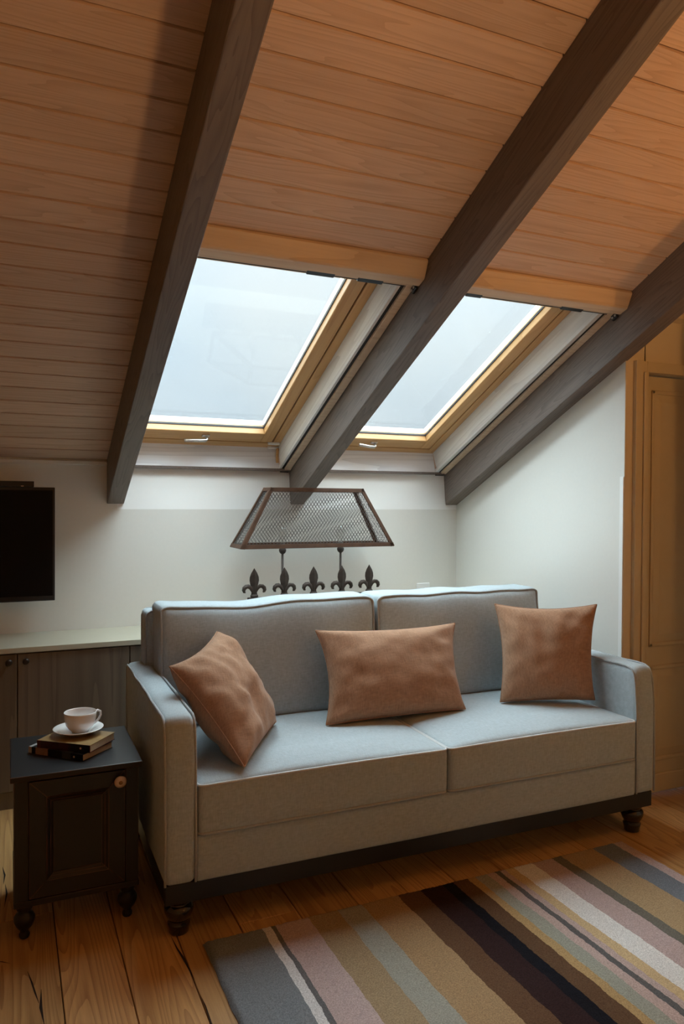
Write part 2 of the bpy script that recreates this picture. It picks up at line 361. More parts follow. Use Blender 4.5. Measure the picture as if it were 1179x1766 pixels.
# soffit below each window, behind the knee wall
mbk.box(WIN[0][0] - E_, WIN[0][1] + E_, -.30, .008, Z0, -.10).box(WIN[1][0] - E_, WIN[1][1] + E_, -.30, .008, Z0, -.10)
ceil = mbk.build('ceiling', 'plank'); ceil.location = (0, 0, ZC); ceil.rotation_euler = SROT; struct(ceil, 'sloping ceiling of pinkish pine boards between dark beams')
ry, rz = -S_END * CT, ZC + S_END * ST
c2 = MB().prism([(ry + .05, rz - .02), (ry + .05, rz + .1), (YF - .1, rz - .45), (YF - .1, rz - .57)], XL, XR + .1, 'X').build('ceiling_far_side', 'plank'); struct(c2)
PITCH = .1035
rows = [1.753 + PITCH * k for k in range(-16, 29)]
bays = [(XL, -2.081, 0), (-1.9967, -1.0942, 1), (-1.0121, -.0796, 1), (.012, XR, 0)]
cache = {}
for bi, (x0, x1, w) in enumerate(bays):
    ss = [0.004] + rows
    for a, b in zip(ss[:-1], ss[1:]):
        if w and b < S_TOP + .05: continue
        a2 = max(a, S_TOP) if w else a
        key = (bi, round(b - a2, 3))
        if key not in cache:
            L2, W2 = (x1 - x0) / 2, (b - a2) / 2 - .0014
            # tongue and groove: chamfered long edges
            pr = [(-W2, -.016), (W2, -.016), (W2, -.007), (W2 - .003, 0), (-W2 + .003, 0), (-W2, -.007)]
            cache[key] = MB().prism(pr, -L2, L2, 'X').mesh('plank')
        o = link('plank', cache[key], 'plank', ceil); o.location = ((x0 + x1) / 2, (a2 + b) / 2, random.uniform(-.0004, .0006))
# cover strip where the left bay meets the knee wall
cs = box('trim_2', 'plaster', None, XL, -2.081, -.014, 0, ZC - .026, ZC - .006, .003); struct(cs, 'narrow cover strip where the boards meet the knee wall')
BL = ['dark stained ceiling beam left of the roof windows, its foot beside the television', 'dark stained ceiling beam between the two roof windows, its foot behind the lamp', 'dark stained ceiling beam running up along the white side wall']
for (x0, x1), lb in zip(BEAMS, BL):
    w = (x1 - x0) / 2
    zt = .02
    # lower end cut plumb against the wall (y = 0)
    y_at = lambda zin: -zin * ST / CT   # slope distance at which y = 0 for a given depth
    poly = [(y_at(-zt) - .06, -zt), (S_END, -zt), (S_END, BT), (y_at(BT) , BT)]
    me = MB().prism(poly, -w, w, 'X').mesh('ceiling_beam', .004, 2)
    o = link('ceiling_beam', me, 'beam'); o.location = ((x0 + x1) / 2, 0, ZC); o.rotation_euler = SROT
    tag(o, lb, 'beam', 'ceiling beams')

# ------------------------------------------------------------------ roof windows (structure) and their insect-screen frames
def frame_ring(name, mats, parent, x0, x1, s0, s1, wd, za, zb, bevel=.002, low=0.):
    """four mitred-looking rails: sides and top/bottom"""
    box(name, mats[0], parent, x0, x0 + wd, s0, s1, za, zb, bevel); box(name, mats[0], parent, x1 - wd, x1, s0, s1, za, zb, bevel)
    box(name, mats[1], parent, x0 + wd, x1 - wd, s0, s0 + wd + low, za, zb, bevel); box(name, mats[1], parent, x0 + wd, x1 - wd, s1 - wd, s1, za, zb, bevel)
OFF = .10; SB = .015
WLAB = ['roof window nearer the television, with pine sash and steel handle', 'roof window nearer the white side wall, with pine sash and steel handle']
for k, (x0, x1) in enumerate(WIN):
    w = slope_empty('window_%d' % (k + 1)); struct(w, WLAB[k])
    # reveal linings
    box('side_lining', 'lining', w, x0 - .012, x0, SB, S_TOP, -OFF - .02, .0)
    box('side_lining', 'lining', w, x1, x1 + .012, SB - .0, S_TOP, -OFF - .02, .0)
    box('top_lining', 'lining_x', w, x0, x1, S_TOP, S_TOP + .012, -OFF - .02, .0)
    # bottom lining leans from the wall top to the frame (local y,z)
    def loc(y, z):
        dz = z - ZC; return (-y * CT + dz * ST, -(y * ST + dz * CT))
    a = loc(-.004, 1.533); b2 = (SB, -OFF)
    nx, ny = (b2[1] - a[1]), -(b2[0] - a[0]); ln = math.hypot(nx, ny); nx, ny = nx / ln * .014, ny / ln * .014
    xa, xb = x0 - .012, x1 + .012
    if k == 0: xb = x1 + .066
    poly = [a, b2, (b2[0] + nx, b2[1] + ny), (a[0] + nx, a[1] + ny)]
    MB().prism(poly, x0, x1, 'X').build('bottom_lining', 'lining_x', w, .0015)
    lo = loc(-.006, 1.541); l2 = loc(-.006, 1.527)
    cv = [loc(-.010, 1.527), loc(-.010, 1.541), loc(.02, 1.541), loc(.02, 1.527)]
    MB().prism(cv, x0 - .01, x1 + .06, 'X').build('sill_edge', 'beam', w)
    # frame, sash, glazing
    frame_ring('frame_rail', ('pine', 'pine_x'), w, x0, x1, SB, S_TOP, .045, -OFF - .06, -OFF)
    frame_ring('seal', ('rubber', 'rubber'), w, x0 + .045, x1 - .045, SB + .045, S_TOP - .045, .008, -OFF - .06, -OFF - .012, 0)
    e = .052
    frame_ring('sash_rail', ('pine', 'pine_x'), w, x0 + e, x1 - e, SB + e, S_TOP - e, .066, -OFF - .055, -OFF, .004, .022)
    e2 = e + .066
    frame_ring('glazing_bead', ('rubber', 'rubber'), w, x0 + e2, x1 - e2, SB + e2 + .022, S_TOP - e2, .0035, -OFF - .046, -OFF - .036, 0)
    box('pane', 'glass', w, x0 + e2 - .01, x1 - e2 + .01, SB + e2 - .01, S_TOP - e2 + .01, -OFF - .0445, -OFF - .0405)
    frame_ring('outer_frame', ('white_frame', 'white_frame'), w, x0 + e - .02, x1 - e + .02, SB + e - .02, S_TOP - e + .02, .086, -OFF - .085, -OFF - .056, .003, .022)
    # handle on the bottom sash rail
    hx = (-1.60, -.615)[k]; hs = SB + .105
    h = MB().box(hx - .012, hx + .03, hs - .011, hs + .011, -OFF, -OFF + .007).build('handle', 'steel', w, .004)
    if k == 0: pts = [(hx + .012, hs, -OFF + .004), (hx + .012, hs, -OFF + .028), (hx + .004, hs, -OFF + .033), (hx - .03, hs - .002, -OFF + .034), (hx - .105, hs - .004, -OFF + .034)]
    else: pts = [(hx + .012, hs, -OFF + .004), (hx + .012, hs, -OFF + .028), (hx + .004, hs, -OFF + .033), (hx - .03, hs + .006, -OFF + .034), (hx - .10, hs + .022, -OFF + .034)]
    MB().tube(pts, [.0075, .0075, .0085, .0085, .008], 10).build('lever', 'steel', h, 0, True)
    if k == 0:
        for q, ss in enumerate((SB + .045, SB - .0)):
            box('catch', 'white_plastic', w, x1 - .075 + .012 * q, x1 - .008 + .006 * q, ss - .008 + .012, ss + .012 + .004, -OFF, -OFF + .014, .003)
        MB().tube([(x1 - .006, SB + .01, -OFF + .012), (x1 - .012, SB - .0, -.04), (x1 - .01, .0, -.012)], .009, 6).build('corner_peg', 'pine', w)
    # insect screen frame on the ceiling side
    sx0 = BEAMS[k][1] + .003; sx1 = BEAMS[k + 1][0] - .002
    g = slope_empty('insect_screen')
    tag(g, ('beech roller screen frame around the roof window nearer the television', 'beech roller screen frame around the roof window beside the white wall')[k], 'blind', 'roller screens of the roof windows')
    cas = [(1.548, 0), (1.548, .040), (1.556, .050), (1.598, .054), (1.606, .050), (1.652, .012), (1.652, 0)]
    MB().prism(cas, sx0, sx1 + .001, 'X').build('cassette', 'screenwood', g, .002)
    ix = x1 + .004
    for sgn, (ra, rb) in enumerate(((sx0, max(sx0 + .022, x0 - .004)), (ix, sx1))):
        rw = rb - ra
        if sgn == 1:
            box('side_rail', 'screenwood', g, rb - .036, rb, -.012, 1.548, 0, .03, .002)
            box('brush_channel', 'rubber', g, rb - .052, rb - .036, -.012, 1.548, 0, .018)
            box('inner_lip', 'lining', g, ra - .006, rb - .052, -.012, 1.548, 0, .022, .002)
            box('end_cap', 'black_plastic', g, ra + .004, rb - .004, -.032, -.010, -.002, .032, .004)
        else:
            box('side_rail', 'screenwood', g, ra, ra + .010, -.012, 1.548, 0, .03, .001)
    box('pull_bar', 'screenwood', g, sx0 + .012, sx1 - .036, 1.528, 1.546, .004, .030, .002)
    box('bar_seal', 'rubber', g, sx0 + .012, sx1 - .036, 1.520, 1.528, .004, .026)
    for cx0, cx1 in (((-1.545, -1.435), (-1.34, -1.235)), ((-.86, -.785), (-.38, -.264)))[k]:
        box('clip', 'black_plastic', g, cx0, cx1, 1.519, 1.547, .004, .034, .003)
    br = box('bracket', 'black_plastic', g, sx1 - .012, sx1 - .001, 1.515, 1.550, .03, .056, .003)
    for q in (1.524, 1.541): MB().lathe([(0, 0), (.005, 0), (.005, .003), (0, .003)], 10, (sx1 - .016, q, .045), 'X').build('screw', 'steel', br)

# ------------------------------------------------------------------ door
d = empty('door_1', (DX0, YD, 0)); struct(d, 'ivory panelled door in a moulded casing')
W = DX1 - DX0
box('leaf', 'doorpaint', d, .006, W - .006, .030, .070, .004, DZ - .006, .002)
def raised(parent, x0, x1, z0, z1, y):
    for (a, b, c, e) in ((x0, x1, z0, z0 + .018), (x0, x1, z1 - .018, z1), (x0, x0 + .018, z0, z1), (x1 - .018, x1, z0, z1)):
        box('moulding', 'doorpaint', parent, a, b, y - .008, y, c, e, .004)
    MB().add([(x0 + .02, y, z0 + .02), (x1 - .02, y, z0 + .02), (x1 - .02, y, z1 - .02), (x0 + .02, y, z1 - .02),
              (x0 + .055, y - .007, z0 + .055), (x1 - .055, y - .007, z0 + .055), (x1 - .055, y - .007, z1 - .055), (x0 + .055, y - .007, z1 - .055)],
             [(4, 5, 6, 7), (0, 1, 5, 4), (1, 2, 6, 5), (2, 3, 7, 6), (3, 0, 4, 7), (3, 2, 1, 0)]).build('panel', 'doorpaint', parent)
raised(d, .078, W - .078, .69, 1.885, .030); raised(d, .078, W - .078, .15, .60, .030)
box('kick_board', 'doorpaint', d, .006, W - .006, .018, .030, .004, .089, .003)
for a, b in ((-.066, 0.0), (W, W + .066)):
    box('casing', 'doorpaint', d, a, b, -.022, 0, 0, DZ + .05, .003)
    box('casing_bead', 'doorpaint', d, a + .040 if a < 0 else a, b if a < 0 else a + .026, -.032, -.022, 0, DZ, .005)
box('casing', 'doorpaint', d, 0, W, -.022, 0, DZ, DZ + .05, .003)
box('stop', 'doorpaint', d, -.0005, .008, 0, .03, 0, DZ, 0)
tr = MB().prism([(YD, 2.20), (YD - .03, 2.215), (YD - .03, 2.235), (YD, 2.235)], .012, XR, 'X').build('trim_1', 'doorpaint'); struct(tr, 'cream moulding at the top of the door wall')
bb = box('baseboard_right', 'doorpaint', None, -.014, 0, YD, 0, 0, .09, .003); struct(bb)

# ------------------------------------------------------------------ low cabinets along the knee wall
CF = -.380
def cabinet(x0, x1, label, knobs):
    c = empty('low_cabinet', ((x0 + x1) / 2, CF, 0)); tag(c, label, 'cabinet', 'low cabinets along the knee wall')
    h = (x1 - x0) / 2
    box('carcass', 'cabinet', c, -h + .001, h - .001, .022, .378, .075, .688)
    box('plinth', 'cabinet', c, -h + .001, h - .001, .012, .06, 0, .075)
    for sgn in (-1, 1):
        xa, xb = (-h + .002, -.002) if sgn < 0 else (.002, h - .002)
        dd = box('door', 'cabinet', c, xa, xb, 0, .019, .080, .682, .0015)
        kx = sgn * .034
        MB().lathe([(0, -.030), (.008, -.030), (.0135, -.026), (.0145, -.020), (.011, -.014), (.006, -.010), (.006, 0)], 18, (kx, 0, .652), 'Y').build('knob', 'knob', dd, 0, True)
cabinet(-2.979, -2.021, 'brown low cabinet with two doors and round knobs beneath the television', 1)
cabinet(-2.021, -1.063, 'brown low cabinet standing behind the end of the sofa next to the side table', 1)
cabinet(-1.063, -.105, 'brown low cabinet standing behind the sofa under the wall socket', 1)
cabinet(-3.937, -2.979, 'brown low cabinet beyond the television', 1)
wt = box('worktop', 'worktop', None, -3.94, -.0, -.392, -.0, .689, .713, .002); tag(wt, 'long beige worktop on the low cabinets along the knee wall', 'worktop')

# ------------------------------------------------------------------ television
t = empty('television', (-2.82, -.13, .713)); tag(t, 'flat black television on the wall above the brown cabinet', 'television')
tw = .487
box('bezel', 'black_plastic', t, -tw, tw, 0, .035, .167, .706, .003)
box('screen', 'screen', t, -tw + .010, tw - .010, -.0015, .002, .192, .692)
box('lower_strip', 'black_plastic', t, -tw + .004, tw - .004, -.004, .002, .170, .188, .002)
box('back_shell', 'black_plastic', t, -.32, .32, .035, .062, .25, .62, .01)
box('wall_bracket', 'rubber', t, -.12, .12, .062, .1295, .33, .55, .003)
sb = empty('set_top_box', (-2.66, -.10, 1.420)); tag(sb, 'slim black set-top box resting on top of the television', 'set-top box')
box('case', 'black_plastic', sb, -.235, .235, -.028, .06, 0, .027, .002)
box('indicator', 'steel', sb, .178, .190, -.0295, -.027, .002, .006)

# ------------------------------------------------------------------ wall socket
so = empty('wall_socket', (-.237, 0, .823)); tag(so, 'square white wall socket with a black plug behind the sofa', 'socket')
box('plate', 'white_plastic', so, -.044, .044, -.009, 0, -.044, .044, .003)
MB().lathe([(.021, -.0095), (.024, -.0125), (.028, -.0095)], 24, (0, 0, -.006), 'Y').build('rim', 'white_plastic', so, 0, True)
pg = empty('plug', (-.237, -.0095, .815)); tag(pg, 'round black plug pushed into the white wall socket', 'plug')
MB().lathe([(0, -.036), (.012, -.034), (.019, -.022), (.020, 0), (0, 0)], 20, (0, 0, 0), 'Y').build('body', 'black_plastic', pg, 0, True)
MB().tube([(0, -.030, -.004), (0, -.045, -.02), (-.01, -.045, -.06), (-.03, -.03, -.0995)], .0035, 8).build('cable', 'black_plastic', pg, 0, True)

# ------------------------------------------------------------------ lamp with fleur-de-lis base
lp = empty('table_lamp', (-1.031, -.20, .713)); tag(lp, 'rusty iron two-bulb lamp with wire mesh shade and fleur-de-lis base', 'lamp')
box('base_plate', 'iron', lp, -.40, .40, -.09, .07, 0, .014, .003)
box('rail', 'iron', lp, -.385, .385, -.060, -.040, .132, .151, .003)
for px in (-.36, 0, .36): box('post', 'iron', lp, px - .008, px + .008, -.058, -.042, .014, .132, .002)
def fleur_mesh():
    mb = MB(); n = 12
    # central leaf: diamond-ridged blade
    prof = [(0.017, .016), (.014, .030), (.0155, .048), (.0215, .068), (.0255, .088), (.024, .106), (.016, .126), (.006, .142), (.0004, .151)]
    vs = []
    for w, z in prof: vs += [(-w, 0, z), (0, -.011 * min(1, w / .012), z), (w, 0, z), (0, .011 * min(1, w / .012), z)]
    fs = []
    for i in range(len(prof) - 1):
        for k in range(4): fs.append((4 * i + k, 4 * i + (k + 1) % 4, 4 * i + 4 + (k + 1) % 4, 4 * i + 4 + k))
    fs += [(3, 2, 1, 0), tuple(4 * (len(prof) - 1) + k for k in range(4))]
    return mb.add(vs, fs).mesh('leaf')
def curl_mesh(sg):
    pts = [(.004, .018), (.010, .034), (.019, .050), (.031, .058), (.043, .057), (.053, .049), (.056, .038), (.053, .029), (.047, .026)]
    return MB().tube([(sg * a, 0, b) for a, b in pts], [.008, .0095, .0115, .0125, .0125, .012, .0105, .008, .004], 10, False, .8).mesh('curl')
fme, cl, crr = fleur_mesh(), curl_mesh(-1), curl_mesh(1)
col = MB().lathe([(0, 0), (.017, 0), (.0205, .004), (.0205, .010), (.017, .015), (.012, .017), (0, .017)], 20).mesh('collar')
for i in range(5):
    fx = -.350 + .1645 * i
    fz = .150
    f = link('fleur_de_lis', fme, 'iron', lp); f.location = (fx, -.05, fz)
    for m in (cl, crr): link('curl', m, 'iron', f, True)
    link('collar', col, 'iron', f, True)
RODX = (-.179, .157)
for rx in RODX:
    MB().lathe([(0, .014), (.012, .014), (.012, .02), (.006, .028), (.006, .372), (0, .372)], 14, (rx, 0, 0)).build('rod', 'iron', lp, 0, True)
    cup = MB().lathe([(0, .366), (.006, .366), (.014, .372), (.019, .382), (.019, .392), (.015, .396), (.013, .425), (0, .425)], 18, (rx, 0, 0)).build('socket_cup', 'iron', lp, 0, True)
    MB().lathe([(0, .420), (.012, .421), (.016, .432), (.021, .455), (.024, .475), (.021, .497), (.012, .511), (0, .515)], 20, (rx, 0, 0)).build('bulb', 'bulb_glass', cup, 0, True)
    MB().tube([(rx - .004, 0, .425), (rx - .006, 0, .47), (rx, 0, .482), (rx + .006, 0, .47), (rx + .004, 0, .425)], .0009, 5).build('filament', 'steel', cup)
# shade: flared rectangular frame with expanded-metal panels
zb, zt = 1.118 - .713, 1.428 - .713
B4 = [Vector((-.4355, -.10, zb)), Vector((.4355, -.10, zb)), Vector((.4355, .10, zb)), Vector((-.4355, .10, zb))]
T4 = [Vector((-.265, -.055, zt)), Vector((.265, -.055, zt)), Vector((.265, .055, zt)), Vector((-.265, .055, zt))]
sh = empty('shade'); sh.parent = lp
def bar(name, p, q, w=.0105, th=.004, out=None, mat='rust'):
    p, q = Vector(p), Vector(q); t = (q - p).normalized(); o = (out - t * out.dot(t)).normalized(); s = t.cross(o)
    vs = []
    for e in (p, q):
        for a, b in ((-w, -th), (w, -th), (w, th), (-w, th)): vs.append(e + s * a + o * b)
    return MB().add(vs, [(0, 1, 2, 3), (7, 6, 5, 4), (0, 4, 5, 1), (1, 5, 6, 2), (2, 6, 7, 3), (3, 7, 4, 0)]).build(name, mat, sh, .001)
for i in range(4):
    j = (i + 1) % 4
    n = (B4[j] - B4[i]).cross(T4[i] - B4[i]).normalized()
    c = (B4[i] + B4[j] + T4[i] + T4[j]) / 4
    ins = lambda p: p + (c - p).normalized() * .012
    ext = (B4[j] - B4[i]).normalized()
    bar('frame_bar', B4[i] + (T4[i] - B4[i]).normalized() * .009, B4[j] + (T4[j] - B4[j]).normalized() * .009, out=n)
    bar('frame_bar', T4[i] + (B4[i] - T4[i]).normalized() * .009, T4[j] + (B4[j] - T4[j]).normalized() * .009, out=n)
    bar('corner_bar', B4[i] + ext * .010, T4[i] + ext * .009, out=n, w=.009); bar('corner_bar', B4[j] - ext * .010, T4[j] - ext * .009, out=n, w=.009)
    # expanded metal lattice
    mb = MB(); hgt = (T4[i] - B4[i]).length
    up = ((T4[i] + T4[j]) / 2 - (B4[i] + B4[j]) / 2); H = up.length; up.normalize()
    wB, wT = (B4[j] - B4[i]).length / 2, (T4[j] - T4[i]).length / 2
    o0 = (B4[i] + B4[j]) / 2 - n * .003
    cw, ch = .0185, .027
    nr = int(H / (ch / 2)); nc = int(wB / (cw / 2)) + 2
    def P(a, b): return o0 + ext * (a * cw / 2) + up * (b * ch / 2)
    for b in range(nr):
        for a in range(-nc, nc + 1):
            if (a + b) % 2: continue
            for da in (-1, 1):
                v0, v1 = b * ch / 2, (b + 1) * ch / 2; u0, u1 = a * cw / 2, (a + da) * cw / 2
                lim = lambda v: wB + (wT - wB) * v / H - .004
                if abs(u0) > lim(v0) or abs(u1) > lim(v1): continue
                p, q = P(a, b), P(a + da, b + 1); tt = (q - p).normalized(); sd = tt.cross(n)
                w1, w2 = sd * .0009, n * .0008
                mb.add([p - w1 - w2, p + w1 - w2, p + w1 + w2, p - w1 + w2, q - w1 - w2, q + w1 - w2, q + w1 + w2, q - w1 + w2], [(0, 4, 5, 1), (1, 5, 6, 2), (2, 6, 7, 3), (3, 7, 4, 0)])
    mo = mb.build('wire_mesh', 'wire', sh); mo['kind'] = 'stuff'
for rx in RODX:
    bar('spider_bar', (rx, -.098, zb + .012), (rx, .098, zb + .012), .004, .002, Vector((0, 0, 1)), 'iron')

# ------------------------------------------------------------------ sofa
sofa = empty('sofa', (-1.1025, -1.2240, 0), (0, 0, -.0104)); tag(sofa, 'grey-blue linen two-seat sofa with piped cushions and turned black feet', 'sofa')
SW = .9957; SF = -.444; SBK = .440
def wr(p, amp, sc, seed): return amp * noise.noise(Vector((p[0] * sc + seed, p[1] * sc, p[2] * sc)))
AW = .0505
for sg in (-1, 1):
    cx = sg * (SW - AW)
    zt_, zb_ = .692, .176
    def fn(p, u, v, w, sg=sg):
        p = p.copy()
        if w > 0: p.z += .006 * (1 - u * u) * (w) - .004 * max(0, -v) * w
        p.x += (wr(p, .004, 6, 3 * sg))
        p.x += .003 * (1 - v * v) * math.copysign(1, u) * (1 - abs(w)) * (abs(u) > .8)
        if v < 0 and w > 0: p.y += .022 * w ** 3 * (-v)
        return p
    arm = soft_box(cx, (SF + SBK) / 2, (zt_ + zb_) / 2, AW, (SBK - SF) / 2, (zt_ - zb_) / 2, .022, fn, (8, 26, 18)).build('arm', 'sofa', sofa, 0, True)
    # piping around both faces of the arm
    for s2 in (-1, 1):
        xx = cx + s2 * (AW - .0035)
        pts = [(xx, SF + .004, zb_ + .004), (xx, SF + .003, .35), (xx, SF + .008, .52), (xx, SF + .016, .625), (xx, SF + .024, .662), (xx, SF + .036, .680), (xx, SF + .058, .689)]
        pts += [(xx + .0015 * math.sin(5 * i), SF + .10 + i * .084, .690 + .0015 * math.sin(3 * i + sg)) for i in range(9)] + [(xx, SBK - .03, .688), (xx, SBK - .008, .672), (xx, SBK - .002, .64), (xx, SBK - .002, .2)]
        MB().tube(pts, .0042, 7).build('piping', 'piping', arm, 0, True)
IX = SW - 2 * AW
def fnr(p, u, v, w):
    p = p.copy(); p.y += wr(p, .004, 3, 11) * (v < 0); return p
soft_box(0, SF + .045, .2475, IX + .004, .040, .0745, .012, fnr, (40, 4, 8)).build('front_rail', 'sofa', sofa, 0, True)
box('seat_deck', 'sofa', sofa, -IX, IX, SF + .08, SBK - .06, .176, .318)
box('plinth', 'plinth', sofa, -SW + .006, SW - .006, SF + .012, SF + .05, .115, .177, .002)
box('plinth', 'plinth', sofa, -SW + .006, SW - .006, SBK - .05, SBK - .02, .115, .177, .002)
for sg in (-1, 1): box('plinth', 'plinth', sofa, sg * SW - .006 * sg - (.04 if sg > 0 else 0), sg * SW - .006 * sg + (.04 if sg < 0 else 0), SF + .05, SBK - .05, .115, .177, .002)
legp = [(0, 0), (.027, 0), (.031, .004), (.033, .022), (.036, .034), (.030, .040), (.033, .045), (.040, .056), (.046, .072), (.045, .086), (.036, .094), (.032, .098), (.040, .104), (.042, .112), (.040, .116), (0, .116)]
lm = MB().lathe(legp, 28).mesh('leg')
for sx in (-1, 1):
    for yy in (SF + .066, SBK - .07):
        o = link('leg', lm, 'leg', sofa, True); o.location = (sx * (SW - .058), yy, 0)
# back frame
def fnb(p, u, v, w):
    p = p.copy()
    if w > 0: p.z += wr(p, .006, 4, 5) * w
    p.y += .01 * (1 - abs(u)) * v; return p
bfz0, bfz1 = .176, .915
bk = soft_box(0.0, SBK - .055, (bfz0 + bfz1) / 2, SW - .060, .055, (bfz1 - bfz0) / 2, .02, fnb, (40, 6, 24)).build('back_frame', 'sofa', sofa, 0, True)
hw = SW - .063
for yy in (SBK - .107, SBK - .004):
    MB().tube([(-hw, yy, .66), (-hw, yy, .80), (-hw, yy, .885), (-hw + .006, yy, .904), (-hw + .02, yy, .913), (0, yy, .914), (hw - .02, yy, .913), (hw - .006, yy, .904), (hw, yy, .885), (hw, yy, .66)], .004, 7).build('piping', 'piping', bk, 0, True)
# seat cushions
xm = -1.0948 + 1.1025
def ring_pts(x0, x1, y0, y1, z, r, n=6):
    pts = []
    for cxx, cyy, a0 in ((x1 - r, y0 + r, -90), (x1 - r, y1 - r, 0), (x0 + r, y1 - r, 90), (x0 + r, y0 + r, 180)):
        for k in range(n + 1):
            a = math.radians(a0 + 90 * k / n); pts.append((cxx + r * math.cos(a), cyy + r * math.sin(a), z))
    return pts
def densify(pts, step=.04):
    out = []
    for i in range(len(pts)):
        p, q = Vector(pts[i]), Vector(pts[(i + 1) % len(pts)]); n = max(1, int((q - p).length / step))
        for k in range(n): out.append(p + (q - p) * k / n)
    return out
for si, (x0, x1) in enumerate(((-IX + .003, xm - .0015), (xm + .0015, IX - .003))):
    hx, cx = (x1 - x0) / 2, (x0 + x1) / 2; y0, y1 = SF - .004, .235; hy, cy = (y1 - y0) / 2, (y0 + y1) / 2
    z0, z1 = .320, .482; hz = (z1 - z0) / 2
    def fns(p, u, v, w, si=si):
        p = p.copy()
        if w > 0: p.z += w * (.020 * (1 - u ** 4) * (1 - v ** 4) ** .8) + wr(p, .004, 5, 20 + si * 7) * w
        if abs(v) > .97: p.y += wr(p, .003, 6, 2 + si)
        if v < -.5: p.z += w * .004 * (1 - u * u) * (w > .5)
        return p
    sc = soft_box(cx, cy, z0 + hz, hx, hy, hz, .018, fns, (36, 30, 8)).build('seat_cushion', 'sofa', sofa, 0, True)
    for zz in (z1 - .006, z0 + .006):
        pts = densify(ring_pts(x0 + .002, x1 - .002, y0 + .002, y1 - .002, zz, .02))
        pts = [Vector((p.x, p.y, p.z + (.004 * (1 - ((p.x - cx) / hx) ** 2) if zz > .4 and p.y < cy else 0))) for p in pts]
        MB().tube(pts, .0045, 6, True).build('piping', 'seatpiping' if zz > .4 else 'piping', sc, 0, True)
# back cushions
for si, (x0, x1, dz) in enumerate(((-.905, .012, .0), (.022, IX - .008, .004))):
    hx, cx = (x1 - x0) / 2, (x0 + x1) / 2; z0, z1 = .484, .946 + dz; hz = (z1 - z0) / 2
    y0, y1 = .150, .338; hy, cy = (y1 - y0) / 2, (y0 + y1) / 2
    def shp(p, u, v, w, si=si):
        p = p.copy()
        p.y += .030 * w                                           # lean back
        p.y -= .030 * (1 - u ** 4) * (1 - w ** 4) * (v < -.3) * (-v)      # plump front
        if w > .2: p.z += (w - .2) / .8 * (.012 * (abs(u) ** 4) + .006 * math.sin(3.1 * u + 1.2 * si) + wr(Vector((p.x, 0, 0)), .010, 5, 31 + si * 5))
        p.x -= math.copysign(.010, u) * (1 - w * w) * (abs(u) > .9) * 0
        p.y += wr(p, .009, 7, 40 + si * 3) * (v < 0) * (abs(u) ** 2 * .8 + .2)
        return p
    bc = soft_box(cx, cy, z0 + hz, hx, hy, hz, .030, shp, (40, 10, 28)).build('back_cushion', 'sofa', sofa, 0, True)
    for vv in (-1, 1):
        pts = []
        for q in densify(ring_pts(-1, 1, -1, 1, 0, .10), .08):
            u, w = q.x, q.y
            base = Vector((u * (hx - .006), vv * (hy - .007), w * (hz - .006)))
            pts.append(shp(base, u, vv * .99, w) + Vector((cx, cy, z0 + hz)) + Vector((0, vv * .002, 0)))
        MB().tube(pts, .0048, 7, True).build('piping', 'piping', bc, 0, True)

# ------------------------------------------------------------------ scatter cushions
def pillow(name, corners, thick, label, seed, nn=34, pinch=.11, wrinkle=.012):
    """corners: lower-left, lower-right, upper-right, upper-left seen from the front"""
    a, b, c, dd = [Vector(q) for q in corners]; ctr = (a + b + c + dd) / 4
    nrm = ((b - a).cross(dd - a) + (c - b).cross(a - b)).normalized()
    root = empty(name, (ctr.x, ctr.y, min(q.z for q in (a, b, c, dd)))); tag(root, label, 'cushion')
    off = Vector(root.location)
    def pos(u, v, side):
        ue = u * (1 - pinch * (1 - v * v) * abs(u) ** 1.5); ve = v * (1 - (pinch if v > 0 else pinch * .3) * (1 - u * u) * abs(v) ** 1.5)
        s, t = (ue + 1) / 2, (ve + 1) / 2
        p = a * (1 - s) * (1 - t) + b * s * (1 - t) + c * s * t + dd * (1 - s) * t
        prof = max(0, (1 - u ** 2)) ** .42 * max(0, (1 - v ** 2)) ** .42
        e = min(1, 4.5 * (1 - max(abs(u), abs(v))) + .15)
        q = p * 9 + Vector((seed, 0, 0)); wv = noise.noise(q) * .65 + noise.noise(q * 2.3) * .45
        ridge = math.sin(14 * math.atan2(v, u) + seed) * .4 * max(0, (u * u + v * v - .5)) ** 1.2
        h = thick * prof + side * 0 + wrinkle * (wv + ridge) * e * (prof ** .3 if prof > 0 else 0)
        return p + nrm * side * h - off
    body = None
    vs = []; fs = []; idx = {}
    g = [math.copysign(1 - (1 - abs(2 * i / nn - 1)) ** 1.35, 2 * i / nn - 1) for i in range(nn + 1)]
    def vid(i, j, side):
        k = (i, j, 0 if i in (0, nn) or j in (0, nn) else side)
        if k not in idx: idx[k] = len(vs); vs.append(pos(g[i], g[j], side))
        return idx[k]
    for side in (1, -1):
        for i in range(nn):
            for j in range(nn):
                q = [vid(i, j, side), vid(i + 1, j, side), vid(i + 1, j + 1, side), vid(i, j + 1, side)]
                fs.append(q if side > 0 else q[::-1])
    MB().add(vs, fs).build('cover', 'cushion', root, 0, True)
    loop = [(g[i], -1) for i in range(nn)] + [(1, g[i]) for i in range(nn)] + [(g[nn - i], 1) for i in range(nn)] + [(-1, g[nn - i]) for i in range(nn)]
    MB().tube([pos(u, v, 1) for u, v in loop], .0028, 6, True).build('seam', 'cushion', root, 0, True)
    return root
pillow('throw_cushion', [(-1.850, -1.650, .514), (-1.600, -1.235, .517), (-1.795, -1.095, .852), (-2.035, -1.385, .795)], .095, 'square tan cushion slumped against the sofa arm beside the side table', 3.3, wrinkle=.030)
